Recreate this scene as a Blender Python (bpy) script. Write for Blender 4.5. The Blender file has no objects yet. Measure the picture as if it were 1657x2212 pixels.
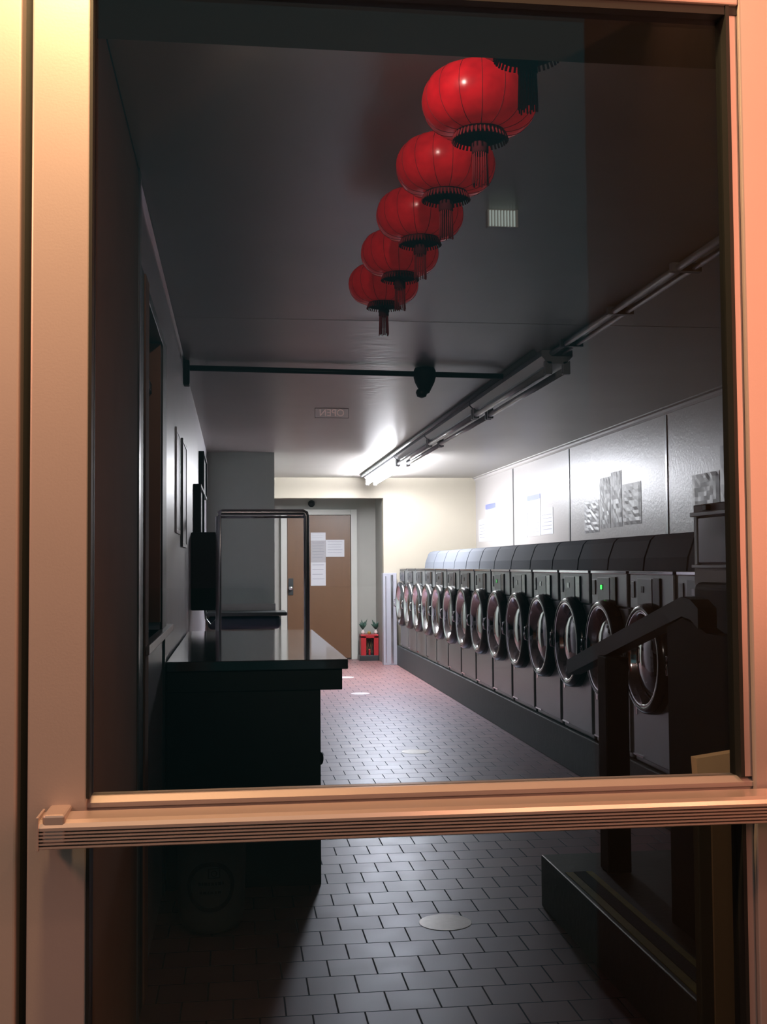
import bpy, bmesh, math, random
from mathutils import Vector, Matrix
random.seed(7)
S = bpy.context.scene
C = S.collection
PI = math.pi

# ------------------------------------------------------------ materials
def mat(name, col, rough=.5, metal=0., spec=.5, tint=None, coat=0., noise=0., nscale=8., bump=0., bscale=60., emit=None, estr=0., stretch=None, alpha=1.):
    m = bpy.data.materials.new(name); m.use_nodes = True
    nt = m.node_tree; b = nt.nodes['Principled BSDF']
    b.inputs['Base Color'].default_value = (*col, 1)
    b.inputs['Roughness'].default_value = rough
    b.inputs['Metallic'].default_value = metal
    b.inputs['Specular IOR Level'].default_value = spec
    if tint: b.inputs['Specular Tint'].default_value = (*tint, 1)
    b.inputs['Coat Weight'].default_value = coat
    b.inputs['Coat Roughness'].default_value = .1
    if emit:
        b.inputs['Emission Color'].default_value = (*emit, 1); b.inputs['Emission Strength'].default_value = estr
    tc = nt.nodes.new('ShaderNodeTexCoord'); mp = nt.nodes.new('ShaderNodeMapping')
    nt.links.new(tc.outputs['Object'], mp.inputs['Vector'])
    if stretch: mp.inputs['Scale'].default_value = stretch
    if noise > 0:
        n = nt.nodes.new('ShaderNodeTexNoise'); n.inputs['Scale'].default_value = nscale; n.inputs['Detail'].default_value = 4
        nt.links.new(mp.outputs[0], n.inputs['Vector'])
        r = nt.nodes.new('ShaderNodeMapRange'); r.inputs['To Min'].default_value = 1-noise; r.inputs['To Max'].default_value = 1+noise
        nt.links.new(n.outputs['Fac'], r.inputs['Value'])
        mx = nt.nodes.new('ShaderNodeMix'); mx.data_type = 'RGBA'; mx.blend_type = 'MULTIPLY'; mx.inputs['Factor'].default_value = 1
        mx.inputs[6].default_value = (*col, 1)
        nt.links.new(r.outputs[0], mx.inputs[7]); nt.links.new(mx.outputs[2], b.inputs['Base Color'])
    if bump > 0:
        n2 = nt.nodes.new('ShaderNodeTexNoise'); n2.inputs['Scale'].default_value = bscale; n2.inputs['Detail'].default_value = 3
        nt.links.new(mp.outputs[0], n2.inputs['Vector'])
        bp = nt.nodes.new('ShaderNodeBump'); bp.inputs['Strength'].default_value = bump; bp.inputs['Distance'].default_value = .01
        nt.links.new(n2.outputs['Fac'], bp.inputs['Height']); nt.links.new(bp.outputs[0], b.inputs['Normal'])
    return m

M = {}
M['ceiling'] = mat('ceiling_paint', (.44,.42,.40), .35, noise=.10, nscale=2.5, bump=.12, bscale=14)
M['wall_r'] = mat('wall_panel_paint', (.37,.345,.335), .36, noise=.04, nscale=3, bump=.15, bscale=45, tint=(.9,.9,1))
M['wall_l'] = mat('wall_gloss_paint', (.74,.72,.80), .34, noise=.08, nscale=4, bump=.12, bscale=30)
M['wall_b'] = mat('wall_back_paint', (.44,.395,.32), .6, noise=.04)
M['pier'] = mat('pier_paint', (.42,.48,.44), .6, noise=.06)
M['alcove'] = mat('alcove_paint', (.29,.28,.26), .55, noise=.05)
M['brown'] = mat('brown_cladding', (.30,.185,.115), .85, spec=.12, noise=.12, nscale=5)
M['header'] = mat('header_paint', (.10,.085,.07), .6, noise=.15)
M['brown_dk'] = mat('dark_brown_trim', (.05,.03,.02), .5, noise=.1)
M['brown_red'] = mat('reddish_wood_trim', (.50,.25,.15), .8, spec=.2, noise=.12, nscale=9)
M['sill'] = mat('white_sill_paint', (.82,.82,.88), .25, spec=1., noise=.03)
M['wood_door'] = mat('brown_wood_veneer', (.115,.056,.026), .38, noise=.14, nscale=3, stretch=(6,6,.8), coat=.15)
M['casing'] = mat('door_casing_paint', (.45,.45,.42), .45, noise=.03)
M['alu'] = mat('satin_aluminium', (.54,.465,.455), .42, metal=.35, noise=.03, nscale=12, bump=.02, bscale=300)
M['alu_bar'] = mat('push_bar_aluminium', (.74,.60,.56), .30, metal=.6, noise=.03, nscale=12)
M['gasket'] = mat('black_rubber', (.008,.010,.010), .6, noise=.1)
M['gap'] = mat('dark_gap', (.012,.013,.013), .8, noise=.1)
M['steel'] = mat('brushed_stainless', (.32,.335,.34), .34, metal=.55, noise=.08, nscale=20, stretch=(1,8,1), bump=.04, bscale=120)
M['steel_dk'] = mat('dark_stainless', (.12,.125,.135), .30, metal=.6, noise=.08, nscale=20)
M['panel_metal'] = mat('pale_sheet_metal', (.45,.45,.52), .35, metal=.3, noise=.05)
M['chrome_soft'] = mat('worn_chrome', (.75,.75,.78), .24, metal=1., noise=.04)
M['chrome'] = mat('chrome', (.75,.75,.78), .10, metal=1., noise=.02)
M['ring_dk'] = mat('black_door_ring', (.018,.019,.021), .16, spec=.6, noise=.1)
M['porthole'] = mat('dark_porthole_glass', (.012,.014,.017), .05, spec=.9, coat=.6, noise=.05)
M['drum'] = mat('drum_interior', (.10,.10,.11), .35, metal=.7, noise=.1)
M['hood'] = mat('pale_plastic_hood', (.13,.14,.165), .8, spec=.2, noise=.04)
M['concrete'] = mat('dark_painted_concrete', (.028,.032,.036), .6, noise=.2, nscale=6, bump=.2, bscale=25)
M['platform'] = mat('dark_platform_paint', (.075,.085,.085), .45, noise=.25, nscale=5, bump=.15, bscale=30)
M['yellow'] = mat('worn_yellow_stripe', (.30,.24,.02), .6, noise=.3, nscale=20)
M['grip'] = mat('dark_grip_tape', (.03,.018,.017), .9, noise=.2, bump=.3, bscale=200)
M['counter_top'] = mat('black_gloss_laminate', (.025,.030,.032), .07, spec=1., coat=1., noise=.1)
M['counter'] = mat('dark_green_laminate', (.026,.036,.034), .5, noise=.1)
M['counter_base'] = mat('counter_base_panel', (.035,.042,.040), .6, noise=.1)
M['black'] = mat('black_plastic', (.009,.011,.012), .6, spec=.3, noise=.1)
M['dark_metal'] = mat('dark_grey_metal', (.03,.034,.036), .4, metal=.3, noise=.1)
M['navy'] = mat('navy_vinyl', (.012,.022,.05), .45, noise=.15, bump=.1, bscale=20)
M['paper'] = mat('white_paper', (.50,.50,.54), .5, noise=.04)
M['paper_blue'] = mat('blue_header_print', (.16,.18,.60), .5, noise=.03)
M['ink'] = mat('grey_print', (.22,.22,.26), .7, noise=.03)
M['plastic_sleeve'] = mat('crinkled_plastic', (.33,.32,.34), .45, spec=.4, noise=.10, nscale=25, bump=.15, bscale=14)
M['vend'] = mat('grey_machine_paint', (.50,.51,.53), .4, noise=.08)
M['screen'] = mat('dark_machine_window', (.01,.018,.02), .15, coat=.4, noise=.1)
M['tan'] = mat('tan_laminate', (.58,.44,.36), .55, noise=.12, nscale=14)
M['pedestal'] = mat('brown_pedestal_laminate', (.085,.060,.045), .5, noise=.15, nscale=7)
M['red_paint'] = mat('red_lacquer', (.30,.012,.016), .4, noise=.1)
M['gold'] = mat('gold_trim', (.55,.38,.12), .35, metal=.7, noise=.1)
M['leaf'] = mat('dark_green_leaf', (.015,.05,.035), .5, noise=.3)
M['porcelain'] = mat('pale_porcelain', (.6,.5,.48), .25, noise=.05)
M['bin'] = mat('grey_plastic_pail', (.16,.18,.175), .5, noise=.05)
M['bin_ring'] = mat('dark_sticker_print', (.035,.038,.035), .5, noise=.1)
M['decal'] = mat('worn_white_floor_decal', (.72,.68,.74), .35, spec=1., noise=.2, nscale=40)
M['stucco'] = mat('brown_stucco', (.13,.09,.065), .9, noise=.15, bump=.4, bscale=90)
M['pavement'] = mat('sidewalk_concrete', (.24,.23,.22), .9, noise=.2)
M['led'] = mat('green_led', (.02,.3,.03), .4, emit=(.05,1,.12), estr=1.6, noise=.01)
M['led_dim'] = mat('dim_green_led', (.02,.2,.03), .4, emit=(.05,1,.12), estr=.4, noise=.01)
M['tube_on'] = mat('lit_fluorescent_tube', (1,1,1), .4, emit=(.98,.93,1.0), estr=270, noise=.01)
M['tube_off'] = mat('unlit_fluorescent_tube', (.6,.6,.62), .25, noise=.02)
M['fixture'] = mat('white_fixture_enamel', (.45,.45,.48), .4, noise=.03)
M['conduit'] = mat('painted_conduit', (.22,.23,.24), .35, noise=.05)
M['bulb'] = mat('warm_lamp_glass', (1,.8,.5), .4, emit=(1,.62,.33), estr=6, noise=.01)
M['sign'] = mat('pale_sign_plastic', (.46,.41,.41), .5, noise=.05)
M['sign_text'] = mat('pink_sign_lettering', (.75,.55,.52), .5, noise=.05, emit=(1,.66,.62), estr=.20)  # dim glow added so the reflected sign shows
M['slat'] = mat('pale_glint_slat', (.6,.6,.6), .5, noise=.05, emit=(.85,1,.95), estr=.22)  # glow stands in for a glint reflected in the door glass
M['tassel_dk'] = mat('dark_tassel_cap', (.075,.010,.014), .85, spec=.1, noise=.2)
M['fringe'] = mat('dark_red_fringe', (.20,.015,.02), .8, spec=.1, noise=.3, nscale=60, stretch=(8,8,.3))

def lantern_mat():
    m = bpy.data.materials.new('red_lantern_silk'); m.use_nodes = True
    nt = m.node_tree; nt.nodes.clear(); N = nt.nodes.new; L = nt.links.new
    out = N('ShaderNodeOutputMaterial'); pr = N('ShaderNodeBsdfPrincipled')
    tc = N('ShaderNodeTexCoord'); no = N('ShaderNodeTexNoise'); no.inputs['Scale'].default_value = 30
    L(tc.outputs['Object'], no.inputs['Vector'])
    cr = N('ShaderNodeValToRGB')
    cr.color_ramp.elements[0].position = .3; cr.color_ramp.elements[0].color = (.62,.006,.016,1)
    cr.color_ramp.elements[1].position = .7; cr.color_ramp.elements[1].color = (.92,.012,.024,1)
    L(no.outputs['Fac'], cr.inputs['Fac']); L(cr.outputs['Color'], pr.inputs['Base Color'])
    pr.inputs['Roughness'].default_value = .24; pr.inputs['Specular IOR Level'].default_value = .5
    pr.inputs['Emission Color'].default_value = (1,.03,.04,1); pr.inputs['Emission Strength'].default_value = .09
    tl = N('ShaderNodeBsdfTranslucent'); L(cr.outputs['Color'], tl.inputs['Color'])
    tp = N('ShaderNodeBsdfTransparent'); tp.inputs['Color'].default_value = (.9,.25,.25,1)
    m1 = N('ShaderNodeMixShader'); m1.inputs[0].default_value = .25; L(pr.outputs[0], m1.inputs[1]); L(tl.outputs[0], m1.inputs[2])
    m2 = N('ShaderNodeMixShader'); m2.inputs[0].default_value = .22; L(m1.outputs[0], m2.inputs[1]); L(tp.outputs[0], m2.inputs[2])
    L(m2.outputs[0], out.inputs['Surface']); return m
M['lantern'] = lantern_mat()

def glass_mat():
    m = bpy.data.materials.new('door_glass'); m.use_nodes = True
    nt = m.node_tree; nt.nodes.clear(); N = nt.nodes.new; L = nt.links.new
    out = N('ShaderNodeOutputMaterial'); tr = N('ShaderNodeBsdfTransparent'); tr.inputs['Color'].default_value = (.95,.985,.975,1)
    gl = N('ShaderNodeBsdfGlossy'); gl.inputs['Roughness'].default_value = .012
    lw = N('ShaderNodeLayerWeight'); lw.inputs['Blend'].default_value = .5
    pw = N('ShaderNodeMath'); pw.operation = 'POWER'; pw.inputs[1].default_value = 5; L(lw.outputs['Facing'], pw.inputs[0])
    mu = N('ShaderNodeMath'); mu.operation = 'MULTIPLY_ADD'; mu.inputs[1].default_value = .95; mu.inputs[2].default_value = .045; L(pw.outputs[0], mu.inputs[0])
    mx = N('ShaderNodeMixShader'); L(mu.outputs[0], mx.inputs[0]); L(tr.outputs[0], mx.inputs[1]); L(gl.outputs[0], mx.inputs[2])
    L(mx.outputs[0], out.inputs['Surface']); return m
M['glass'] = glass_mat()

def tile_mat():
    m = bpy.data.materials.new('quarry_tile_floor'); m.use_nodes = True
    nt = m.node_tree; N = nt.nodes.new; L = nt.links.new; b = nt.nodes['Principled BSDF']
    tc = N('ShaderNodeTexCoord'); mp = N('ShaderNodeMapping')
    mp.inputs['Location'].default_value = (-.071, -.067, 0)
    L(tc.outputs['Object'], mp.inputs['Vector'])
    br = N('ShaderNodeTexBrick'); br.offset = .5; br.inputs['Scale'].default_value = 1
    br.inputs['Brick Width'].default_value = .158; br.inputs['Row Height'].default_value = .1582
    br.inputs['Mortar Size'].default_value = .003; br.inputs['Mortar Smooth'].default_value = .25; br.inputs['Bias'].default_value = 0
    br.inputs['Color1'].default_value = (.31,.155,.14,1); br.inputs['Color2'].default_value = (.235,.12,.115,1); br.inputs['Mortar'].default_value = (.022,.022,.026,1)
    L(mp.outputs[0], br.inputs['Vector'])
    no = N('ShaderNodeTexNoise'); no.inputs['Scale'].default_value = 7; no.inputs['Detail'].default_value = 5; L(tc.outputs['Object'], no.inputs['Vector'])
    mr = N('ShaderNodeMapRange'); mr.inputs['To Min'].default_value = .82; mr.inputs['To Max'].default_value = 1.15; L(no.outputs['Fac'], mr.inputs['Value'])
    mx = N('ShaderNodeMix'); mx.data_type = 'RGBA'; mx.blend_type = 'MULTIPLY'; mx.inputs['Factor'].default_value = 1
    L(br.outputs['Color'], mx.inputs[6]); L(mr.outputs[0], mx.inputs[7]); L(mx.outputs[2], b.inputs['Base Color'])
    rr = N('ShaderNodeMapRange'); rr.inputs['To Min'].default_value = .34; rr.inputs['To Max'].default_value = .48; L(no.outputs['Fac'], rr.inputs['Value'])
    ra = N('ShaderNodeMath'); ra.operation = 'MULTIPLY_ADD'; ra.inputs[1].default_value = .4; L(br.outputs['Fac'], ra.inputs[0]); L(rr.outputs[0], ra.inputs[2])
    L(ra.outputs[0], b.inputs['Roughness'])
    b.inputs['Specular IOR Level'].default_value = 1.
    b.inputs['Specular Tint'].default_value = (.42,.60,1,1)
    iv = N('ShaderNodeMath'); iv.operation = 'SUBTRACT'; iv.inputs[0].default_value = 1; L(br.outputs['Fac'], iv.inputs[1])
    ad = N('ShaderNodeMath'); ad.operation = 'MULTIPLY_ADD'; ad.inputs[1].default_value = .25; L(no.outputs['Fac'], ad.inputs[0]); L(iv.outputs[0], ad.inputs[2])
    bp = N('ShaderNodeBump'); bp.inputs['Strength'].default_value = .55; bp.inputs['Distance'].default_value = .004
    L(ad.outputs[0], bp.inputs['Height']); L(bp.outputs[0], b.inputs['Normal'])
    return m
M['tile'] = tile_mat()

# ------------------------------------------------------------ mesh helpers
class MB:
    def __init__(s): s.b = bmesh.new()
    def box(s, x0, x1, y0, y1, z0, z1, bev=0, seg=2):
        r = bmesh.ops.create_cube(s.b, size=1)
        vs = r['verts']
        for v in vs:
            v.co = Vector(((x0+x1)/2+v.co.x*(x1-x0), (y0+y1)/2+v.co.y*(y1-y0), (z0+z1)/2+v.co.z*(z1-z0)))
        if bev > 0:
            es = set(e for v in vs for e in v.link_edges)
            bmesh.ops.bevel(s.b, geom=list(es), offset=bev, segments=seg, affect='EDGES', profile=.5)
        return s
    def tube(s, pts, r, n=12, caps=True):
        pts = [Vector(p) for p in pts]; rings = []
        for i, p in enumerate(pts):
            a = pts[max(i-1,0)]; c = pts[min(i+1,len(pts)-1)]
            d = (c-a).normalized()
            ref = Vector((0,0,1)) if abs(d.z) < .9 else Vector((1,0,0))
            u = d.cross(ref).normalized(); w = d.cross(u)
            rr = r[i] if isinstance(r, (list,tuple)) else r
            rings.append([s.b.verts.new(p+u*math.cos(2*PI*k/n)*rr+w*math.sin(2*PI*k/n)*rr) for k in range(n)])
        for a, c in zip(rings, rings[1:]):
            for k in range(n):
                f = s.b.faces.new((a[k], a[(k+1)%n], c[(k+1)%n], c[k])); f.smooth = True
        if caps:
            s.b.faces.new(rings[0][::-1]); s.b.faces.new(rings[-1])
        return s
    def lathe(s, prof, c=(0,0,0), axis='z', n=32, smooth=True, sx=1, sy=1, caps=True):
        # prof: list of (radius, height along axis)
        c = Vector(c); rings = []
        for r, h in prof:
            ring = []
            for k in range(n):
                a = 2*PI*k/n; p, q = math.cos(a)*r*sx, math.sin(a)*r*sy
                if axis == 'z': v = Vector((p, q, h))
                elif axis == 'x': v = Vector((h, p, q))
                else: v = Vector((p, h, q))
                ring.append(s.b.verts.new(c+v))
            rings.append(ring)
        for a, d in zip(rings, rings[1:]):
            for k in range(n):
                f = s.b.faces.new((a[k], a[(k+1)%n], d[(k+1)%n], d[k])); f.smooth = smooth
        if caps and prof[0][0] > 1e-6: s.b.faces.new(rings[0][::-1])
        if caps and prof[-1][0] > 1e-6: s.b.faces.new(rings[-1])
        return s
    def prism(s, poly, a0, a1, axis='y'):
        def P(p, a):
            return Vector((p[0], a, p[1])) if axis == 'y' else (Vector((a, p[0], p[1])) if axis == 'x' else Vector((p[0], p[1], a)))
        A = [s.b.verts.new(P(p, a0)) for p in poly]; B = [s.b.verts.new(P(p, a1)) for p in poly]
        n = len(poly)
        for k in range(n): s.b.faces.new((A[k], A[(k+1)%n], B[(k+1)%n], B[k]))
        s.b.faces.new(A[::-1]); s.b.faces.new(B)
        return s
    def build(s, name, m, parent=None, loc=None):
        bmesh.ops.remove_doubles(s.b, verts=s.b.verts, dist=1e-6)
        bmesh.ops.recalc_face_normals(s.b, faces=s.b.faces)
        me = bpy.data.meshes.new(name); s.b.to_mesh(me); s.b.free()
        me.materials.append(M[m] if isinstance(m, str) else m)
        o = bpy.data.objects.new(name, me); C.objects.link(o)
        if loc: o.location = loc
        if parent: o.parent = parent
        return o
def tag(o, label=None, cat=None, group=None, kind=None):
    if label: o['label'] = label
    if cat: o['category'] = cat
    if group: o['group'] = group
    if kind: o['kind'] = kind
    return o
def thing(name, loc=(0,0,0), rz=0, label=None, cat=None, group=None, kind=None):
    o = bpy.data.objects.new(name, None); o.empty_display_size = .1; C.objects.link(o)
    o.location = loc; o.rotation_euler = (0,0,rz)
    return tag(o, label, cat, group, kind)
def struct(name, mb, m, **k):
    return tag(mb.build(name, m), kind='structure', **k)
def copy_tree(o, parent=None):
    c = o.copy(); C.objects.link(c)
    if parent: c.parent = parent
    for ch in list(o.children): copy_tree(ch, c)
    return c
def B(*a, **k): return MB().box(*a, **k)

XL, XR, H = -.30, 3.32, 2.555      # side walls and ceiling
YF, YB, YA = 1.45, 15.8, 16.7      # facade, back wall, alcove back

# ------------------------------------------------------------ shell
struct('floor', B(-2, 4.2, 1.52, YA+.2, -.1, 0), 'tile')
struct('sidewalk', B(-40, 40, -70, 1.52, -.12, -.004), 'pavement')
struct('ceiling', B(-.45, XR+.15, 1.52, YA+.2, H, H+.1), 'ceiling')
# left wall with its window opening
WY0, WY1, WZ0, WZ1 = 3.84, 4.70, 1.10, 2.272
w = MB()
w.box(XL-.16, XL, 1.56, WY0, 0, H); w.box(XL-.16, XL, WY1, 12.3, 0, H)
w.box(XL-.16, XL, WY0, WY1, 0, WZ0); w.box(XL-.16, XL, WY0, WY1, WZ1, H)
struct('wall_left', w, 'wall_l')
struct('wall_right', B(XR, XR+.15, 1.56, YB, 0, H), 'wall_r')
w = MB(); w.box(2.02, XR+.15, YB, YB+.15, 0, H); w.box(-.45, 2.02, YB, YB+.15, 2.273, H)
struct('wall_back', w, 'wall_b')
w = MB(); w.box(-.45, 2.17, YA, YA+.15, 0, H); w.box(2.02, 2.17, YB+.15, YA, 0, H); w.box(-.45, .40, YB+.15, YA, 0, H)
w.box(.40, 2.02, YB+.15, YA, 2.40, H)
struct('wall_alcove', w, 'alcove')
struct('wall_pier', B(-.45, .41, 12.3, YB, 0, H), 'pier')
# facade round the glass door
w = MB(); w.box(-2.6, -.36, YF+.02, YF+.11, 0, 3.3); w.box(.86, XR+.3, YF+.02, YF+.11, 0, 3.3); w.box(-.36, .86, YF+.02, YF+.11, 2.20, 3.3)
struct('wall_front', w, 'stucco')
struct('wall_entry', B(1.03, 1.2, -.32, YF+.02, -.1, 3.1), 'stucco')
# entrance frame
struct('trim_1', MB().box(-.36, -.262, YF, YF+.10, 0, 2.20, bev=.003), 'alu')
struct('trim_2', MB().box(.742, .86, YF, YF+.10, 0, 2.20, bev=.003), 'alu')
struct('trim_3', MB().box(-.262, .742, YF, YF+.10, 2.15, 2.20, bev=.003), 'alu')
struct('trim_4', MB().box(-.262, -.250, YF+.03, YF+.09, 0, 2.15), 'gap')

# ------------------------------------------------------------ entrance door
d1 = thing('door_1', (0, YF, 0), kind='structure', label='glazed aluminium entrance door with ribbed push bar', cat='door')
dy0, dy1 = 0, .045
ZB, ZT = .06, 2.088
MB().box(-.249, -.179, dy0, dy1, .01, 2.15, bev=.0025).build('left_stile', 'alu', d1)
MB().box(.672, .738, dy0, dy1, .01, 2.15, bev=.0025).build('right_stile', 'alu', d1)
MB().box(-.179, .672, dy0+.001, dy1, ZT+.012, 2.15, bev=.0025).build('top_rail', 'alu', d1)
MB().box(-.179, .672, dy0+.001, dy1, .01, .25, bev=.0025).build('bottom_rail', 'alu', d1)
mr = MB()
mr.prism([(.004,1.013),(.004,1.052),(.009,1.052),(.009,1.058),(.006,1.058),(.006,1.0635),(.016,1.070),(.040,1.070),(.040,1.013)], -.179, .672, axis='x')
mr.build('mid_rail', 'alu', d1)
gs = MB(); gs.box(.660, .672, dy0+.008, dy1-.004, 1.070, ZT+.012, bev=.001); gs.box(.660, .672, dy0+.008, dy1-.004, .25, 1.013, bev=.001)
gs.build('glass_stop', 'alu', d1)
g = MB()
for z0, z1 in ((1.070, ZT+.012), (.25, 1.013)):
    g.box(-.179, -.1755, dy0-.001, dy1-.006, z0, z1); g.box(.655, .660, dy0+.004, dy1-.006, z0, z1)
g.box(-.179, .672, dy0+.006, dy1-.006, ZT, ZT+.012)
g.build('gasket', 'gasket', d1)
for z0, z1 in ((1.070, ZT), (.25, 1.013)):
    MB().box(-.1755, .655, .022, .028, z0, z1).build('glass_pane', 'glass', d1)
# ribbed push bar, carried on brackets
bar = MB()
y0 = -.060
prof = [(-.012,1.058),(-.050,1.0565),(-.057,1.0535),(y0,1.049),(y0,1.0455)]
z = 1.0455
for k in range(5):
    prof += [(y0+.008, z-.0002), (y0+.008, z-.0018), (y0, z-.0020), (y0, z-.0040)]
    z -= .0040
prof += [(-.055,1.0235), (-.012,1.0235)]
bar.prism(prof, -.228, .80, axis='x')
pb = bar.build('push_bar', 'alu_bar', d1)
for x0, x1 in ((-.222,-.196),(.700,.726)):
    MB().box(x0, x1, -.058, .001, 1.030, 1.0635, bev=.003).build('bracket', 'alu_bar', pb)
MB().box(-.2285, -.2255, -.0615, -.012, 1.0225, 1.062, bev=.0008).build('end_cap', 'alu_bar', pb)

# warm lamp over the door, outside and out of the frame
wl = thing('wall_lamp', (-.12, YF+.02, 2.46), label='warm lamp on the facade above the glazed door', cat='lamp')
MB().lathe([(0,0),(.05,0),(.05,-.02),(.03,-.03),(.012,-.035),(.012,-.12)], axis='y', n=20).build('bracket', 'dark_metal', wl)
MB().lathe([(0,-.05),(.03,-.045),(.052,-.02),(.06,.01),(.052,.04),(.03,.06),(0,.065)], c=(0,-.15,0), n=20).build('globe', 'bulb', wl)

# ------------------------------------------------------------ brown lining inside the door, left
struct('trim_5', MB().box(XL, XL+.012, 1.58, 3.50, 0, H-.002), 'brown')
struct('trim_6', MB().box(XL, XL+.016, 3.50, 3.56, 0, H-.002, bev=.002), 'steel')
struct('trim_7', MB().box(XL, XL+.014, 3.56, 3.70, 0, 2.28, bev=.002), 'brown_dk')
struct('trim_8', MB().box(XL, XL+.020, 3.70, WY0, 0, 2.28, bev=.003), 'brown_red')
# header box above, just inside the door
struct('trim_9', MB().box(XL+.02, XR, 1.60, 1.75, 2.146, H-.002), 'header')

# left window
w1 = thing('window_1', (0,0,0), kind='structure', label='narrow window with a white sill in the left wall', cat='window')
f = MB()
f.box(XL-.155, XL+.004, WY1-.035, WY1, WZ0+.03, WZ1-.03, bev=.002)
f.build('window_jamb', 'brown_red', w1)
f = MB(); f.box(XL-.155, XL+.012, WY0, WY1+.02, WZ1-.03, WZ1+.012, bev=.002); f.build('window_head', 'dark_metal', w1)
MB().box(XL-.10, XL-.085, WY0, WY1-.035, WZ0+.03, WZ1-.03).build('window_pane', 'screen', w1)
MB().box(XL-.10, XL-.03, WY0, WY1-.035, 2.04, 2.075).build('window_rail', 'dark_metal', w1)
MB().box(XL-.155, XL+.03, WY0-.10, 5.17, WZ0-.03, WZ0, bev=.003).build('window_sill', 'sill', w1)
struct('trim_10', MB().box(XL, XL+.010, WY1+.02, 4.98, WZ0, 2.285, bev=.002), 'brown_dk')
struct('trim_11', MB().box(XL, XL+.012, 1.6, 6.8, H-.018, H-.006), 'chrome')
struct('trim_12', MB().box(XL, XL+.010, 4.90, 4.94, 0, WZ0-.03), 'steel_dk')

# right wall panel joints, cornice
for i, y in enumerate((8.60, 11.24, 13.60, 6.0)):
    struct('trim_%d' % (13+i), MB().box(XR-.006, XR, y-.018, y+.018, .3, 2.50), 'steel_dk')
struct('trim_17', MB().prism([(XR, H), (XR-.045, H), (XR-.045, H-.010), (XR-.02, H-.016), (XR-.02, H-.035), (XR-.008, H-.05), (XR, H-.05)], 1.8, YB, axis='y'), 'wall_r')
struct('trim_18', MB().box(XL, 3.3, 5.62, 5.66, H-.0012, H), 'ceiling')
struct('baseboard_back', MB().box(1.76, 2.02, YA-.02, YA, 0, .06), 'dark_metal')

# ------------------------------------------------------------ back door
d2 = thing('door_2', (0, YA, 0), kind='structure', label='brown wooden back door with notices', cat='door')
MB().box(.74, 1.65, -.04, -.001, .02, 2.075, bev=.003).build('door_panel', 'wood_door', d2)
fr = MB(); fr.box(.645, .735, -.055, 0, 0, 2.16, bev=.004); fr.box(1.655, 1.745, -.055, 0, 0, 2.16, bev=.004); fr.box(.735, 1.655, -.055, 0, 2.08, 2.16, bev=.004)
fr.build('door_frame', 'casing', d2)
MB().box(.752, .822, -.052, -.038, .93, 1.17, bev=.004).build('lock_plate', 'dark_metal', d2)
MB().lathe([(0,-.055),(.018,-.055),(.012,-.075),(.028,-.09),(.03,-.11),(.018,-.122),(0,-.124)], c=(.787,.003,1.03), axis='y', n=16).build('door_knob', 'chrome', d2)
tag(MB().lathe([(0,-.10),(.03,-.09),(.04,-.05),(.03,-.01),(.05,0)], c=(1.09,YA,2.245), axis='y', n=16).build('security_camera','black'), 'small round black camera on the wall above the brown back door', 'camera')
def note(name, x0, x1, z0, z1, y, label, lines=5, m='paper', th=.003):
    t = thing(name, ((x0+x1)/2, y, z0), label=label, cat='notice', group='notices on the back door')
    hw = (x1-x0)/2; h = z1-z0
    MB().box(-hw, hw, -th, 0, 0, h).build('sheet', m, t)
    p = MB()
    for k in range(lines):
        zz = h*(.9-.8*k/lines); p.box(-hw*.8, hw*(.8-.3*((k*37)%3)/3), -th-.0006, -th, zz-h*.018, zz)
    p.build('print', 'ink', t)
    return t
note('door_notice', 1.075, 1.29, 1.71, 1.825, YA-.042, 'small sheet at the top of the left column on the brown back door', 3)
note('door_notice', 1.075, 1.29, 1.40, 1.709, YA-.042, 'grey sheet below the small top sheet on the brown back door', 6, 'plastic_sleeve')
note('door_notice', 1.075, 1.29, 1.062, 1.398, YA-.042, 'lowest of the sheets in the left column on the brown back door', 4)
note('door_notice', 1.292, 1.56, 1.475, 1.72, YA-.042, 'wide sheet to the right of the column on the brown back door', 5)

# ------------------------------------------------------------ little red altar beside the back door
al = thing('floor_altar', (1.91, 16.44, 0), label='small red altar with gold scrollwork on the floor beside the back door', cat='altar')
MB().box(-.17, .10, -.10, .18, 0, .075, bev=.004).build('plinth', 'dark_metal', al)
a = MB(); a.box(-.15, -.075, -.10, .12, .075, .35, bev=.004); a.box(.035, .10, -.10, .12, .075, .35, bev=.004); a.box(-.15, .10, -.10, .12, .32, .37, bev=.004); a.box(-.15,.10,.08,.12,.075,.35)
a.build('cabinet', 'red_paint', al)
MB().box(-.075, .035, .02, .08, .076, .32).build('niche_panel', 'black', al)
g = MB()
for x in (-.055,-.035,-.005,.015):
    g.tube([(x+.006*math.sin(k*1.3), .012, .10+.02*k) for k in range(10)], .0028, 6)
g.tube([(-.065,.012,.28),(-.045,.012,.30),(-.02,.012,.305),(.005,.012,.30),(.025,.012,.28)], .003, 6)
g.build('scrollwork', 'gold', al)
MB().box(-.035, -.005, -.03, .01, .076, .16, bev=.006).build('offering', 'red_paint', al)
MB().lathe([(0,0),(.02,0),(.026,.02),(.018,.035),(.022,.04)], c=(-.022,0,.37), n=14).build('incense_bowl', 'gold', al)
vd = None
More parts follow.
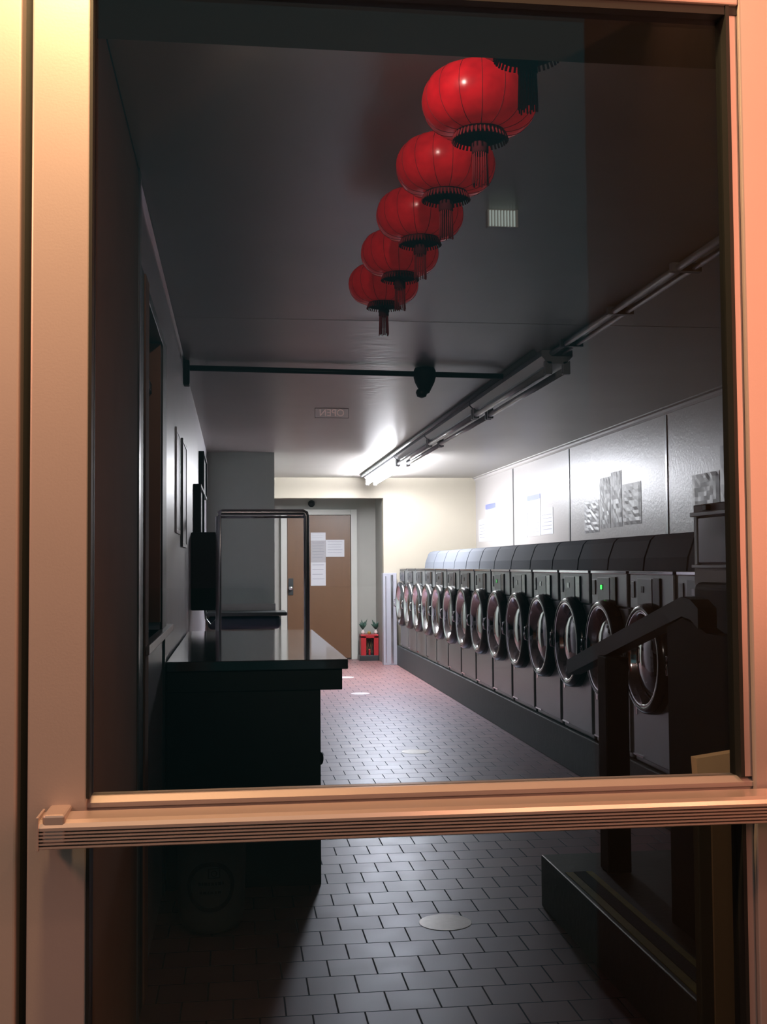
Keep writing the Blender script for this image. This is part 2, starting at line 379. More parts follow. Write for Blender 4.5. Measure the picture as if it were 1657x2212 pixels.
for nm, x in (('left', -.11), ('right', .075)):
    v = thing('flower_vase', (1.91+x, 16.45, .37), label='%s of the two pale vases with dark leaves on top of the red altar' % nm, cat='vase', group='vases on the red altar')
    MB().lathe([(0,0),(.018,0),(.026,.02),(.024,.04),(.012,.055),(.016,.065)], n=16).build('vase', 'porcelain', v)
    lf = MB()
    for k in range(9):
        a_ = k*2.4; tl = .04+.05*random.random()
        p0 = Vector((0,0,.06)); p2 = Vector((math.cos(a_)*tl, math.sin(a_)*tl*.5, .14+.08*random.random()))
        mid = (p0+p2)/2+Vector((0,0,.015))
        lf.tube([p0, mid, p2], [.004, .016, .002], 6)
    lf.build('leaves', 'leaf', v)

# metal panel closing the end of the washer row
ep = thing('end_panel', (2.09, 15.62, 0), label='shiny grey metal cabinet at the far end of the washer row', cat='cabinet')
MB().box(-.10, .085, 0, .17, 0, 1.243, bev=.004).build('body', 'panel_metal', ep)
e = MB(); e.box(-.07, -.06, -.006, 0, .03, 1.2); e.box(.0, .035, -.012, 0, .02, 1.22, bev=.004); e.build('edge_strip', 'chrome_soft', ep)

# ------------------------------------------------------------ washer plinth and washers
cp = tag(MB().box(2.17, XR-.002, 4.80, 15.6, 0, .262, bev=.006).build('concrete_plinth', 'concrete'), 'long dark concrete plinth under the row of washers', 'plinth')
WT = 1.042   # washer height on the plinth
def make_washer():
    r = thing('washing_machine')
    hw = .325
    MB().box(.012, .80, -hw, hw, 0, WT, bev=.008).build('body', 'steel', r)
    fp = MB(); fp.box(0, .02, -hw+.004, hw-.004, .03, .832, bev=.006); fp.build('front_panel', 'steel', r)
    cpn = MB(); cpn.box(-.006, .02, -hw+.004, hw-.004, .840, WT-.012, bev=.005)
    cpo = cpn.build('control_panel', 'steel', r)
    MB().box(-.010, -.004, -.02, .20, .862, 1.005, bev=.002).build('display_plate', 'steel_dk', cpo)
    MB().box(-.013, -.009, .095, .135, .93, .965, bev=.001).build('display', 'screen', cpo)
    MB().box(-.016, -.004, -.15, -.06, .850, 1.01, bev=.003).build('coin_slot', 'ring_dk', cpo)
    MB().box(-.012, -.004, .245, .30, .90, .99, bev=.003).build('card_reader', 'steel_dk', cpo)
    MB().box(-.012, .03, -hw, hw, WT-.012, WT+.004, bev=.002).build('top_edge', 'chrome', r)
    dz = .585
    ring = MB().lathe([(.294,.004),(.294,-.03),(.287,-.058),(.272,-.072),(.258,-.074),(.252,-.068)], c=(0,0,dz), axis='x', n=48, caps=False)
    dr = ring.build('door', 'ring_dk', r)
    MB().lathe([(.253,-.069),(.246,-.071),(.238,-.066),(.228,-.040),(.216,-.006)], c=(0,0,dz), axis='x', n=48, caps=False).build('door_rim', 'chrome', dr)
    MB().lathe([(.2165,-.005),(.200,-.008),(.185,-.022),(.15,-.040),(.10,-.052),(0,-.060)], c=(0,0,dz), axis='x', n=40).build('door_glass', 'porthole', dr)
    h = MB().tube([(-.066,.268,dz-.05),(-.090,.270,dz-.042),(-.096,.270,dz),(-.090,.270,dz+.042),(-.066,.268,dz+.05)], .008, 8)
    h.build('door_handle', 'chrome', dr)
    MB().box(-.003, .002, .255, .275, .26, .30).build('lock', 'chrome', r)
    MB().box(-.006, .004, .16, hw-.01, .035, .045).build('foot_trim', 'chrome', r)
    hd = MB().prism([(.335,WT),(.345,WT+.08),(.385,WT+.19),(.41,WT+.216),(.44,WT+.226),(.74,WT+.226),(.78,WT+.20),(.79,WT)], -hw-.015, hw+.01, axis='y')
    hd.build('rear_hood', 'hood', r)
    return r
W0 = make_washer()
lefts = [5.54+.7025*i for i in range(15)]
order = ['half hidden behind the grey change machine', 'crossed by the upper end of the handrail',
 'with the green lit display, behind the handrail post', 'whose door touches the low end of the handrail', 'next beyond the one touched by the handrail end',
 'sixth from the near end of the row', 'seventh from the near end, with a faint green light', 'eighth from either end, middle of the row',
 'seventh from the far end of the row', 'sixth from the far end of the row', 'fifth from the far end, below the dazzling hood',
 'fourth from the far end of the row', 'third from the far end of the row', 'second from the far end of the row', 'last at the far end beside the shiny grey cabinet']
for i, yl in enumerate(lefts):
    o = W0 if i == 0 else copy_tree(W0)
    o.location = (2.19, yl-.325, .262)
    tag(o, 'steel front-loading washer ' + order[i], 'washing machine', 'washing machines in the long row')
    if i in (2, 6):
        cpo = [c for c in o.children if c.name.startswith('control_panel')][0]
        l = MB().box(-.0150, -.0125, .100, .130, .935, .960).build('lit_digits', 'led' if i == 2 else 'led_dim', cpo)

# ------------------------------------------------------------ change machine
vm = thing('change_machine', (1.90, 4.25, .201), label='tall grey machine with a dark window standing between washers and door frame', cat='vending machine')
MB().box(.0, .52, -.42, .385, 0, 1.39, bev=.006).build('cabinet', 'vend', vm)
MB().box(-.012, .02, -.40, .31, 1.148, 1.335, bev=.004).build('dark_window', 'screen', vm)
fr = MB(); fr.box(-.020, .01, -.42, .375, 1.34, 1.358, bev=.003); fr.box(-.016, .01, -.42, .375, 1.128, 1.142, bev=.003); fr.box(-.016, .01, .312, .335, 1.142, 1.34, bev=.003)
fr.build('window_frame', 'steel', vm)
MB().box(-.022, .0, .20, .24, 1.362, 1.384, bev=.002).build('lock', 'dark_metal', vm)
MB().box(-.05, .02, -.42, .285, .25, 1.072, bev=.03, seg=4).build('lower_door', 'black', vm)
# (papers above it are on the right wall)

# ------------------------------------------------------------ raised platform, rail, guard, pedestal
pf = thing('raised_platform', (1.2, 4.53, 0), label='low dark raised platform with yellow edge stripes inside the door on the right', cat='platform')
MB().box(0, 2.115, -2.93, 0, 0, .2, bev=.006).build('deck', 'platform', pf)
for x0, x1 in ((.018,.048),(.098,.122)):
    MB().box(x0, x1, -2.9, -.28, .2, .2025).build('yellow_stripe', 'yellow', pf)
MB().box(.050, .096, -2.9, -.28, .2, .203).build('grip_strip', 'grip', pf)
hr = thing('handrail', (1.416, 4.25, .201), label='dark sloping handrail on a thick post in front of the nearest washers', cat='handrail')
MB().box(-.045, .045, -.045, .055, 0, .80, bev=.006).build('post', 'black', hr)
rl = MB()
pts = [(4.77,.922),(4.42,1.005),(3.63,1.19),(3.49,1.222),(3.42,1.215),(3.36,1.19)]
prev = [(y-4.25, z-.2) for y, z in pts]
poly = [(y, z+.022) for y, z in prev] + [(y, z-.040) for y, z in prev[::-1]]
rl.prism(poly, -.03, .03, axis='x')
rl.build('rail', 'dark_metal', hr)
gp = tag(MB().prism([(2.85,.201),(3.62,.201),(3.62,1.145),(3.49,1.178),(3.40,1.165),(3.30,1.14),(2.85,1.14)], 1.388, 1.444, axis='x').build('guard_panel', 'black'), 'black guard panel under the upper end of the handrail', 'panel')
pd = thing('pedestal_stand', (.86, 2.08, 0), label='brown stand with a tan board at its top, inside the door at lower right', cat='stand')
MB().box(-.040, .24, -.073, -.050, 0, .945, bev=.003).build('column', 'black', pd)
MB().box(-.016, .235, -.079, -.0735, .02, .940, bev=.001).build('front_panel', 'pedestal', pd)
pt = MB(); pt.prism([(-.053,1.005),(.032,1.016),(.24,1.042),(.24,.90),(-.0,.936),(-.024,.946),(-.050,.959)], -.105, -.0795, axis='y'); pt.build('board', 'tan', pd)
s = MB(); s.tube([(.028,-.0795,.835),(.031,-.0795,.78),(.034,-.0795,.73)], .0008, 6); s.tube([(.028,-.0795,.862),(.052,-.0795,.852)], .0008, 6); s.build('scratch', 'tan', pd)

# ------------------------------------------------------------ counter
ct = thing('folding_counter', (0, 4.95, 0), label='long dark folding counter with a glossy black top along the left wall', cat='counter')
MB().box(XL+.012, .477, 0, 2.33, .908, .950, bev=.003).build('countertop', 'counter_top', ct)
MB().box(XL+.012, .453, .012, 2.32, .820, .908, bev=.003).build('apron', 'counter', ct)
MB().box(XL+.012, .360, .02, 2.30, .0, .820, bev=.003).build('base', 'counter_base', ct)
MB().lathe([(0,0),(.026,0),(.027,.005),(.021,.011),(.010,.014),(0,.015)], c=(.360,.06,.523), axis='x', n=18).build('knob', 'black', ct)

# pail with round sticker
pl = thing('plastic_pail', (-.09, 4.42, 0), label='grey plastic pail with a round sticker on the floor in front of the counter', cat='pail')
MB().lathe([(0,.010),(.085,.010),(.112,.030),(.122,.07),(.127,.24),(.130,.40),(.136,.405),(.136,.42),(.12,.42),(.115,.08),(0,.06)], n=40).build('bucket', 'bin', pl)
def curved(mb, pts, r=.1275, off=.0):   # lay a polygon on the pail's side, (arc length, height)
    vs = [mb.b.verts.new(Vector((math.sin(x/r)*(r+off), -math.cos(x/r)*(r+off), z))) for x, z in pts]
    mb.b.faces.new(vs)
st = MB(); n = 40
for k in range(n):
    a0, a1 = 2*PI*k/n, 2*PI*(k+1)/n
    curved(st, [(.074*math.cos(a0), .19+.074*math.sin(a0)), (.074*math.cos(a1), .19+.074*math.sin(a1)), (.090*math.cos(a1), .19+.090*math.sin(a1)), (.090*math.cos(a0), .19+.090*math.sin(a0))], off=.0025)
def ring2(mb, cx, cz, r0, r1, n=16):
    for k in range(n):
        a0, a1 = 2*PI*k/n, 2*PI*(k+1)/n
        curved(mb, [(cx+r0*math.cos(a0), cz+r0*math.sin(a0)), (cx+r0*math.cos(a1), cz+r0*math.sin(a1)), (cx+r1*math.cos(a1), cz+r1*math.sin(a1)), (cx+r1*math.cos(a0), cz+r1*math.sin(a0))], off=.0025)
ring2(st, .012, .238, .008, .011)
for x0,x1,z0,z1 in ((-.010,.034,.253,.257),(-.010,.034,.220,.224),(-.010,-.006,.220,.257),(.030,.034,.220,.257)):
    curved(st, [(x0,z0),(x1,z0),(x1,z1),(x0,z1)], off=.0027)
x = -.045
for wd in (.010,.006,.012,.007,.010,.008,.012,.006):
    curved(st, [(x,.196),(x+wd,.196),(x+wd,.207),(x,.207)], off=.0027); x += wd+.003
x = -.040
for wd in (.009,.012,.006,.011,.007,.012):
    curved(st, [(x,.166),(x+wd,.166),(x+wd,.175),(x,.175)], off=.0027); x += wd+.004
st.build('round_sticker', 'bin_ring', pl)

# ------------------------------------------------------------ laundry cart behind the counter
lc = thing('laundry_cart', (.18, 7.75, 0), label='chrome laundry cart with a tall hanging frame behind the far end of the counter', cat='laundry cart')
rk = MB()
R_ = .020; zt = 1.708
rk.tube([(-.292,0,.16),(-.292,0,zt-.03),(-.286,0,zt-.008),(-.27,0,zt),(.27,0,zt),(.286,0,zt-.008),(.292,0,zt-.03),(.292,0,.16)], R_, 14)
rk.build('hanging_frame', 'chrome_soft', lc)
MB().tube([(-.275,0,zt-.032),(.275,0,zt-.032)], .008, 10).build('hanging_rod', 'chrome', lc)
bs = MB()
for zz in (.50,.72): bs.tube([(-.27,-.24,zz),(.27,-.24,zz),(.27,.24,zz),(-.27,.24,zz),(-.27,-.24,zz)], .006, 6)
for k in range(13):
    x = -.27+.045*k
    for y in (-.24,.24): bs.tube([(x,y,.28),(x,y,.72)], .003, 5)
for k in range(11):
    y = -.24+.048*k
    for x in (-.27,.27): bs.tube([(x,y,.28),(x,y,.72)], .003, 5)
    bs.tube([(-.27,y,.28),(.27,y,.28)], .003, 5)
bs.build('wire_basket', 'chrome', lc)
MB().tube([(-.27,-.24,.16),(.27,-.24,.16),(.27,.24,.16),(-.27,.24,.16),(-.27,-.24,.16)], .012, 8).build('base_frame', 'chrome', lc)
bl = MB()
for x in (-.27,.27):
    for y in (-.24,.24): bl.tube([(x,y,.16),(x,y,.28)], .008, 6)
bl.build('basket_support', 'chrome', lc)
for x in (-.26,.26):
    for y in (-.23,.23):
        c_ = MB(); c_.lathe([(0,-.014),(.05,-.014),(.055,0),(.05,.014),(0,.014)], c=(x,y,.055), axis='x', n=18); c_.box(x-.02,x+.02,y-.012,y+.012,.06,.155)
        c_.build('caster', 'dark_metal', lc)

# black payphone-like box on the left wall and its neighbours
bx = thing('wall_box', (XL, 8.0, 1.05), label='tall black box mounted on the left wall beside the laundry cart frame', cat='wall box')
MB().box(0, .188, 0, .24, 0, .533, bev=.008).build('housing', 'black', bx)
MB().box(.187, .196, .03, .21, .28, .47, bev=.003).build('face_plate', 'dark_metal', bx)
MB().tube([(.09,.10,0),(.095,.10,-.06),(.13,.09,-.10),(.17,.08,-.06),(.175,.08,.03)], .006, 8).build('cord', 'steel', bx)
pst = [('framed_poster', 5.85, 6.25, 1.52, 2.05, .010, 'nearest framed poster on the glossy left wall, above the counter', 'wall_l'),
       ('framed_poster', 6.45, 6.95, 1.46, 2.06, .014, 'tall framed poster, second along the glossy left wall', 'dark_metal'),
       ('framed_poster', 8.42, 9.35, 1.58, 1.945, .055, 'deep black framed board on the left wall above the black box', 'black'),
       ('framed_poster', 9.62, 10.6, 1.95, 2.30, .045, 'black framed board high on the left wall beyond the black box', 'black')]
for nm, y0_, y1_, z0_, z1_, th, lab, mm in pst:
    t = thing(nm, (XL, y0_, z0_), label=lab, cat='poster', group='posters on the left wall')
    w_, h_ = y1_-y0_, z1_-z0_
    f = MB(); e_ = .02
    f.box(0, th, 0, w_, 0, e_); f.box(0, th, 0, w_, h_-e_, h_); f.box(0, th, 0, e_, e_, h_-e_); f.box(0, th, w_-e_, w_, e_, h_-e_)
    f.build('frame', mm, t)
    MB().box(0, th*.7, e_, w_-e_, e_, h_-e_).build('sheet', 'plastic_sleeve' if mm != 'black' else 'black', t)

# shelf on the pier
sh = thing('wall_shelf', (0, 12.3, 0), label='dark wall shelf with a pale splashback on the grey pier', cat='shelf')
MB().box(XL+.01, .52, -.50, 0, .845, .882, bev=.008).build('board', 'dark_metal', sh)
MB().box(XL+.01, .42, -.02, 0, .882, .955, bev=.003).build('splashback', 'casing', sh)
tag(MB().box(XL+.02, .465, -.38, -.03, .705, .845, bev=.05, seg=5).build('padded_roll', 'navy', None, (0,12.3,0)), 'long navy padded roll tucked under the dark wall shelf', 'padded roll')

# ------------------------------------------------------------ ceiling services
def fixture(y0_, y1_, lit, label):
    t = thing('fluorescent_fixture', (1.80, y0_, H-.001), label=label, cat='ceiling light', group='fluorescent fixtures in a line on the ceiling')
    L_ = y1_-y0_
    MB().prism([(-.09,0),(.09,0),(.09,-.035),(.05,-.075),(-.05,-.075),(-.09,-.035)], 0, L_, axis='y').build('housing', 'fixture', t)
    for x in (-.05, .055):
        z_ = -.108 if x < 0 else -.108
        MB().tube([(x,.03,z_),(x,L_-.03,z_)], .019, 12).build('tube', 'tube_on' if lit else 'tube_off', t)
        for yy in (0, L_-.03):
            MB().box(x-.022, x+.022, yy, yy+.03, -.135, -.06, bev=.004).build('socket', 'fixture', t)
    return t
fixture(6.30, 8.30, False, 'unlit fluorescent fixture nearest the door, over the washers aisle')
fixture(8.34, 10.34, False, 'unlit fluorescent fixture in the middle of the ceiling line')
fixture(10.38, 12.38, False, 'unlit fluorescent fixture right next to the lit one')
fixture(12.42, 15.35, True, 'lit fluorescent fixture dazzling at the far end of the ceiling')
cd = thing('ceiling_conduit', (0,0,0), label='pair of long pipes running along the ceiling beside the light fixtures', cat='conduit')
for x, r_ in ((1.765,.016),(1.83,.013)):
    MB().tube([(x,1.8,H-.02),(x,6.28,H-.02)], r_, 10).build('pipe', 'conduit', cd)
for k in range(6): MB().box(1.735, 1.86, 2.0+.8*k, 2.03+.8*k, H-.036, H-.0005).build('strap', 'conduit', cd)
for y0_ in (6.4, 8.4, 10.5): pass
MB().tube([(1.665,6.30,H-.018),(1.665,15.3,H-.018)], .017, 10).build('pipe', 'conduit', cd)
cp2 = tag(MB().tube([(XL+.02,6.84,2.515),(1.645,6.98,2.515)], .017, 12).build('cross_pipe', 'dark_metal'), 'thin dark pipe crossing the ceiling from the left wall to the fixtures', 'pipe')
tag(MB().box(XL, XL+.035, 6.80, 6.88, 2.41, 2.555, bev=.005).build('pipe_bracket', 'black'), 'dark bracket at the left wall end of the ceiling pipe', 'bracket')
ds = thing('alarm_dome', (1.15, 6.95, 2.555), label='black rounded device hanging at the ceiling pipe', cat='alarm')
MB().lathe([(0,0),(.06,-.002),(.068,-.02),(.068,-.06),(.060,-.09),(.045,-.12),(.028,-.155),(0,-.165)], c=(0,0,0), n=28).build('housing', 'black', ds)
MB().lathe([(0,-.0),(.030,-.002),(.036,-.02),(.028,-.045),(0,-.055)], c=(-.022,-.015,-.135), n=20).build('lens', 'dark_metal', ds)
cv = thing('slat_glint', (.90, 3.80, H), label='small pale glowing slats in place of a reflected glint, at the ceiling right of the red lanterns', cat='lamp')  # slats and their glow added in place of a reflected glint
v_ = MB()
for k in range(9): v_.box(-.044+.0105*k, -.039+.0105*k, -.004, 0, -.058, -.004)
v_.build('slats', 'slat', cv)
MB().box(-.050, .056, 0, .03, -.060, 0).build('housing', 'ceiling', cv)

def text_mesh(txt, size, name, m, parent, loc, rot, ext=.001, mirror=False):
    cu = bpy.data.curves.new(name, 'FONT'); cu.body = txt; cu.size = size; cu.extrude = ext; cu.align_x = 'CENTER'; cu.align_y = 'CENTER'
    o = bpy.data.objects.new(name, cu); C.objects.link(o)
    dg = bpy.context.evaluated_depsgraph_get(); me = bpy.data.meshes.new_from_object(o.evaluated_get(dg))
    bpy.data.objects.remove(o)
    if mirror:
        for v in me.vertices: v.co.x = -v.co.x
        me.flip_normals()
    me.materials.clear(); me.materials.append(M[m])
    q = bpy.data.objects.new(name, me); C.objects.link(q); q.parent = parent; q.location = loc; q.rotation_euler = rot
    return q
sg = thing('sign_reflection', (.733, 8.8, 2.554), label='small faint sign in place of a mirrored reflection, set under the ceiling beyond the pipe', cat='sign')  # added in place of a mirrored sign reflected in the glass
fs = MB(); fs.box(-.130,.130,0,.008,-.076,-.073); fs.box(-.130,-.127,0,.008,-.073,0); fs.box(.127,.130,0,.008,-.073,0); fs.box(-.130,.130,0,.008,-.003,0); fs.build('rim', 'sign', sg)
text_mesh('OPEN', .075, 'lettering', 'sign_text', sg, (0,-.001,-.038), (PI/2,0,0), .001, True)

# ------------------------------------------------------------ red lanterns, built indoors in place of their reflection in the glass
def make_lantern():
    t = thing('red_lantern')
    R0, hh = .124, .067
    pr = [(.045,hh)]
    for k in range(1,16):
        a = PI/2-PI*k/16; pr.append((.040+(R0-.040)*math.cos(a)**.72, hh*math.sin(a)*1.0))
    pr.append((.045,-hh))
    n = 48
    b = MB(); rings = []
    for r_, z_ in pr:
        ring = []
        for k in range(n):
            a = 2*PI*k/n; rr = r_*(1-.012*(1-abs(math.sin(a*8)))**2)
            ring.append(b.b.verts.new((rr*math.cos(a), rr*math.sin(a), z_)))
        rings.append(ring)
    for r1, r2 in zip(rings, rings[1:]):
        for k in range(n):
            f = b.b.faces.new((r1[k], r1[(k+1)%n], r2[(k+1)%n], r2[k])); f.smooth = True
    b.build('silk_body', 'lantern', t)
    rb = MB()
    for k in range(16):
        a = 2*PI*k/16+PI/32
        rb.tube([((r_*.992+.0006)*math.cos(a), (r_*.992+.0006)*math.sin(a), z_) for r_, z_ in pr], .0008, 4, caps=False)
    rb.build('ribs', 'fringe', t)
    MB().lathe([(0,hh+.012),(.048,hh+.012),(.050,hh-.006),(0,hh-.006)], n=28).build('top_cap', 'tassel_dk', t)
    bc = MB().lathe([(.0,-hh+.004),(.052,-hh+.006),(.054,-hh-.012),(.046,-hh-.012),(0,-hh-.004)], n=28).build('bottom_cap', 'tassel_dk', t)
    fr_ = MB()
    for k in range(40):
        a = 2*PI*k/40
        fr_.tube([(.054*math.cos(a), .054*math.sin(a), -hh-.004), (.060*math.cos(a), .060*math.sin(a), -hh-.020)], .0022, 4)
    fr_.build('fringe', 'fringe', t)
    ts = MB(); ts.tube([(0,0,-hh-.006),(0,0,-hh-.02)], .003, 6); ts.lathe([(0,-hh-.018),(.014,-hh-.018),(.018,-hh-.024),(.018,-hh-.045),(.015,-hh-.048),(0,-hh-.048)], n=20)
    to = ts.build('tassel_cap', 'tassel_dk', t)
    th_ = MB()
    for k in range(18):
        a = 2*PI*k/18; ln = .062+.012*random.random()
        th_.tube([(.015*math.cos(a), .015*math.sin(a), -hh-.045), (.017*math.cos(a), .017*math.sin(a), -hh-.045-ln)], .0016, 4)
    th_.build('tassel_threads', 'fringe', to)
    MB().tube([(0,0,hh+.01),(0,0,H-2.341-.0)], .0018, 6).build('cord', 'tassel_dk', t)
    return t
L0 = make_lantern()
ll = ['topmost red lantern, mostly cut off by the header above the door', 'largest full red lantern with a bright glint, just below the cut-off one',
      'second full red lantern from the top, with a bright glint', 'third full red lantern from the top of the row', 'fourth full red lantern from the top of the row', 'smallest and farthest red lantern at the low end of the row']
for i in range(6):
    o = L0 if i == 0 else copy_tree(L0)
    o.location = (.52, 1.985+.406*i, 2.341); o.rotation_euler = (0,0,.13*i)
    tag(o, ll[i], 'lantern', 'red lanterns built in a row under the ceiling for their reflection in the glass')
# added unseen spot behind the header, put in to light the lanterns
sp = thing('added_spot_mount', (.02, 1.752, 2.50), label='mount of an added unseen spotlight on the back of the header above the door', cat='spotlight')
MB().box(-.03, .03, 0, .03, -.03, .03, bev=.004).build('mount', 'dark_metal', sp)

# ------------------------------------------------------------ papers on the right wall
def wallnote(name, y0_, y1_, z0_, z1_, label, group, m='paper', head=False, lines=5, bow=.0):
    t = thing(name, (XR-.0005, y0_, z0_), label=label, cat='notice' if m == 'paper' else 'plastic sleeve', group=group)
    w_, h_ = y1_-y0_, z1_-z0_
    if m == 'paper':
        MB().box(-.003, 0, 0, w_, 0, h_).build('sheet', 'paper', t)
        if head: MB().box(-.0038, -.003, 0, w_, h_*.76, h_).build('blue_header', 'paper_blue', t)
        p = MB()
        for k in range(lines):
            zz = h_*(.76-.7*k/lines); p.box(-.0036, -.003, w_*.1, w_*(.9-.25*((k*7)%3)/3), zz-h_*.02, zz)
        p.build('print', 'ink', t)
    else:
        b = MB(); ny, nz = 9, 12; vs = []
        rd = random.Random(int(y0_*100+z0_*1000))
        for j in range(nz+1):
            row = []
            for i in range(ny+1):
                edge = min(i, ny-i, j, nz-j)
                row.append(b.b.verts.new((-.0018-(.006*rd.random() if edge > 0 else .0), w_*i/ny, h_*j/nz)))
            vs.append(row)
        for j in range(nz):
            for i in range(ny): b.b.faces.new((vs[j][i], vs[j][i+1], vs[j+1][i+1], vs[j+1][i]))
        o = b.build('sheet', 'plastic_sleeve', t)
        md = o.modifiers.new('thick', 'SOLIDIFY'); md.thickness = .0015
    return t
g1 = 'white notices on the far right wall'
wallnote('wall_notice', 14.58, 15.15, 1.88, 2.145, 'white notice with a blue header, in the farther group on the right wall', g1, head=True)
wallnote('wall_notice', 15.17, 15.6, 1.66, 1.96, 'faint white notice at the far lower side of the farther group', g1)
wallnote('wall_notice', 14.58, 15.15, 1.655, 1.875, 'white notice directly under the blue header in the farther group', g1)
wallnote('wall_notice', 14.12, 14.56, 1.84, 2.12, 'white notice just right of the blue header in the farther group', g1)
wallnote('wall_notice', 12.36, 12.93, 1.90, 2.125, 'white notice with a large blue header, in the nearer group', g1, head=True)
wallnote('wall_notice', 12.95, 13.38, 1.66, 1.945, 'white notice left of the sheets below the larger blue header', g1)
wallnote('wall_notice', 12.36, 12.93, 1.665, 1.895, 'white notice directly under the larger blue header', g1)
wallnote('wall_notice', 11.85, 12.34, 1.67, 1.95, 'faint lilac sheet at the right edge of the nearer notice group', g1)
g2 = 'crinkled plastic sleeves on the right wall'
wallnote('plastic_sleeve', 9.97, 10.27, 1.67, 2.13, 'tall crinkled sleeve with a square top, left centre of the middle cluster', g2, 'pl')
wallnote('plastic_sleeve', 10.30, 10.75, 1.64, 1.94, 'low crinkled sleeve at the left of the middle cluster', g2, 'pl')
wallnote('plastic_sleeve', 9.66, 9.95, 1.67, 2.16, 'tallest narrow crinkled sleeve, centre of the middle cluster', g2, 'pl')
wallnote('plastic_sleeve', 9.18, 9.64, 1.68, 2.03, 'wide crinkled sleeve at the right of the middle cluster', g2, 'pl')
wallnote('plastic_sleeve', 7.62, 8.10, 1.60, 1.99, 'crinkled sleeve right above the grey change machine', g2, 'pl')
wallnote('plastic_sleeve', 7.10, 7.60, 1.62, 2.155, 'taller bluish sleeve at the right end beside the door frame', g2, 'pl')

# ------------------------------------------------------------ floor decals
for x, y, lab in ((.785, 4.375, 'round pale floor decal nearest the door'), (1.303, 12.2, 'round pale floor decal, second from the counter far away'), (1.32, 14.0, 'round pale floor decal farthest off, beside the counter edge'), (1.29, 8.35, 'faint round floor decal halfway down the aisle')):
    tag(MB().lathe([(0,.0016),(.099,.0016),(.100,.0002),(0,.0002)], n=40, smooth=False).build('floor_decal', 'decal', None, (x,y,0)), lab, 'floor decal', 'round decals on the tiled floor')

# ------------------------------------------------------------ lights
def area(name, loc, rot, size, power, col, sy=None, spread=None):
    l = bpy.data.lights.new(name, 'AREA'); l.energy = power; l.color = col; l.size = size
    if sy: l.shape = 'RECTANGLE'; l.size_y = sy
    if spread: l.spread = spread
    o = bpy.data.objects.new(name, l); C.objects.link(o); o.location = loc; o.rotation_euler = rot; return o
def point(name, loc, power, col, r=.05):
    l = bpy.data.lights.new(name, 'POINT'); l.energy = power; l.color = col; l.shadow_soft_size = r
    o = bpy.data.objects.new(name, l); C.objects.link(o); o.location = loc; return o
def spot(name, loc, target, power, col, ang, blend=.5, r=.02):
    l = bpy.data.lights.new(name, 'SPOT'); l.energy = power; l.color = col; l.spot_size = math.radians(ang); l.spot_blend = blend; l.shadow_soft_size = r
    o = bpy.data.objects.new(name, l); C.objects.link(o); o.location = loc
    o.rotation_euler = (Vector(target)-Vector(loc)).to_track_quat('-Z','Y').to_euler(); return o
point('door_lamp', (-.20, YF-.24, 2.44), 66, (1,.60,.27), .06)
o = area('added_left_glow', (-1.2, .72, 2.15), (0,0,0), .3, 12, (1,.40,.22))  # added out of view to warm the stand and left stile
o.rotation_euler = (Vector((.6,1.7,1.2))-Vector(o.location)).to_track_quat('-Z','Y').to_euler()
o = area('added_downlight', (.88, .30, 2.86), (0,0,0), .12, 4, (1,.48,.27))  # added out of view to warm the entry and left lining
o.rotation_euler = (Vector((-.1,1.8,1.2))-Vector(o.location)).to_track_quat('-Z','Y').to_euler()
o = area('added_strip', (1.0, .76, 1.95), (0,0,0), .06, 11, (1,.34,.19), sy=2.4)  # added out of view to light the right stile and brown lining
o.rotation_euler = (0, math.radians(90), math.radians(0)); o.data.size = 1.5; o.data.size_y = .06
o.rotation_euler = (0, math.radians(90), math.radians(-35))
spot('added_lantern_spot', (.02, 1.80, 2.50), (.52, 3.0, 2.33), 26, (1,.78,.7), 70, .6, .025)  # added unseen light for the lantern row

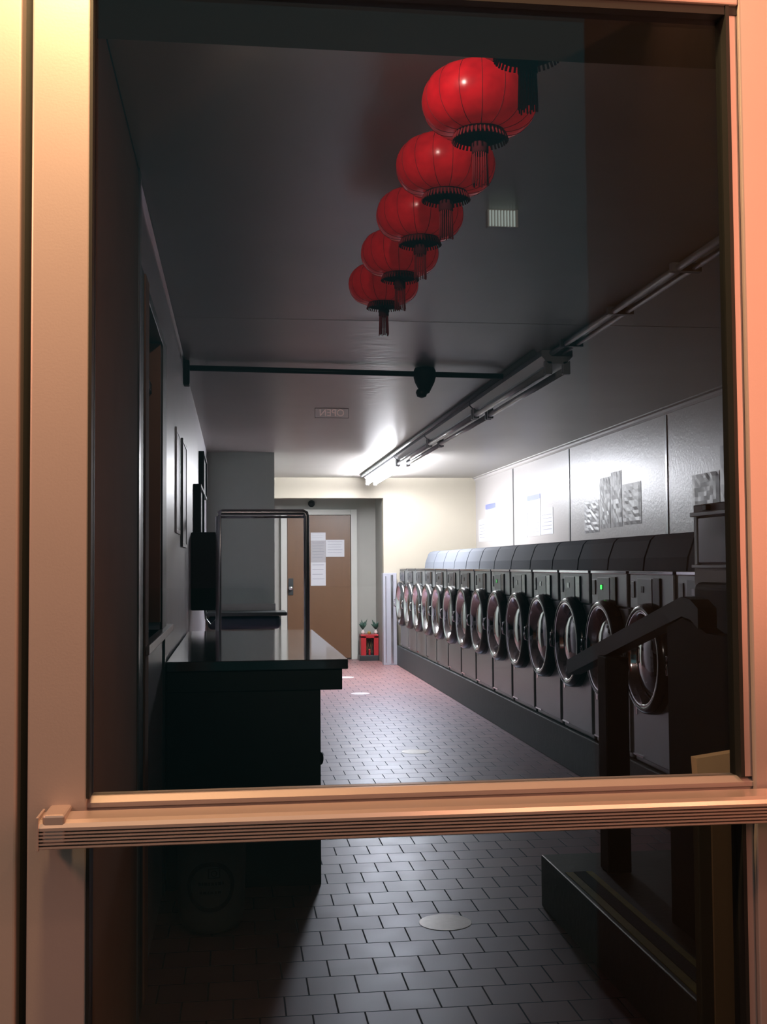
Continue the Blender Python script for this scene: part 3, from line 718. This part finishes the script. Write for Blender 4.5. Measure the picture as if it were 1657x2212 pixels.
# housings for the added entry lights, unseen outside the frame
es = thing('added_entry_lamp', (1.03, .76, 1.95), label='housing of a tall added strip lamp on the side wall of the entry', cat='lamp')
MB().box(-.022, 0, -.05, .05, -.78, .78, bev=.004).build('housing', 'dark_metal', es)
ed = thing('added_entry_lamp', (1.03, .30, 2.90), label='small added bracket lamp high on the side wall of the entry', cat='lamp')
MB().tube([(0,.0,0),(-.10,0,.02),(-.145,-.02,.02)], .012, 8).build('arm', 'dark_metal', ed)
MB().box(-.20, -.10, -.10, .0, .0, .04, bev=.006).build('head', 'dark_metal', ed)
eg = thing('added_entry_lamp', (-1.36, YF+.02, 2.22), label='added square lamp on an arm on the facade left of the door', cat='lamp')
MB().tube([(0,0,.10),(0,-.45,.12),(0,-.75,.05)], .014, 8).build('arm', 'dark_metal', eg)
MB().box(-.06, .03, -.90, -.66, -.10, .10, bev=.006).build('head', 'dark_metal', eg)

# ------------------------------------------------------------ world
wd = bpy.data.worlds.new('night'); S.world = wd; wd.use_nodes = True
bg = wd.node_tree.nodes['Background']; bg.inputs[1].default_value = 1.
wn = wd.node_tree; tcw = wn.nodes.new('ShaderNodeTexCoord'); sx = wn.nodes.new('ShaderNodeSeparateXYZ'); rp = wn.nodes.new('ShaderNodeValToRGB')
wn.links.new(tcw.outputs['Generated'], sx.inputs[0]); wn.links.new(sx.outputs['Z'], rp.inputs['Fac']); wn.links.new(rp.outputs['Color'], bg.inputs[0])
rp.color_ramp.elements[0].position = 0; rp.color_ramp.elements[0].color = (.030,.045,.050,1)
rp.color_ramp.elements[1].position = .45; rp.color_ramp.elements[1].color = (.045,.150,.165,1)

# ------------------------------------------------------------ camera
yaw, pitch, roll = math.radians(7.3), math.radians(2.63), math.radians(.39)
fwd = Vector((math.sin(yaw)*math.cos(pitch), math.cos(yaw)*math.cos(pitch), math.sin(pitch)))
rt = Vector((math.cos(yaw), -math.sin(yaw), 0)); up = rt.cross(fwd)
r2 = math.cos(roll)*rt-math.sin(roll)*up; u2 = math.sin(roll)*rt+math.cos(roll)*up
cam = bpy.data.cameras.new('camera'); co = bpy.data.objects.new('camera', cam); C.objects.link(co)
mt = Matrix((( r2.x,u2.x,-fwd.x,0),(r2.y,u2.y,-fwd.y,0),(r2.z,u2.z,-fwd.z,1.35),(0,0,0,1)))
co.matrix_world = mt
cam.sensor_fit = 'HORIZONTAL'; cam.sensor_width = 36; cam.lens = 36*2500/1657; cam.clip_start = .05
S.camera = co
S.view_settings.view_transform = 'Standard'; S.view_settings.look = 'None'; S.view_settings.gamma = 1; S.view_settings.exposure = 0
S.view_settings.use_curve_mapping = False
S.cycles.use_denoising = True
S.cycles.max_bounces = 8; S.cycles.transparent_max_bounces = 12
S.cycles.sample_clamp_indirect = 4
S.cycles.caustics_reflective = False; S.cycles.caustics_refractive = False
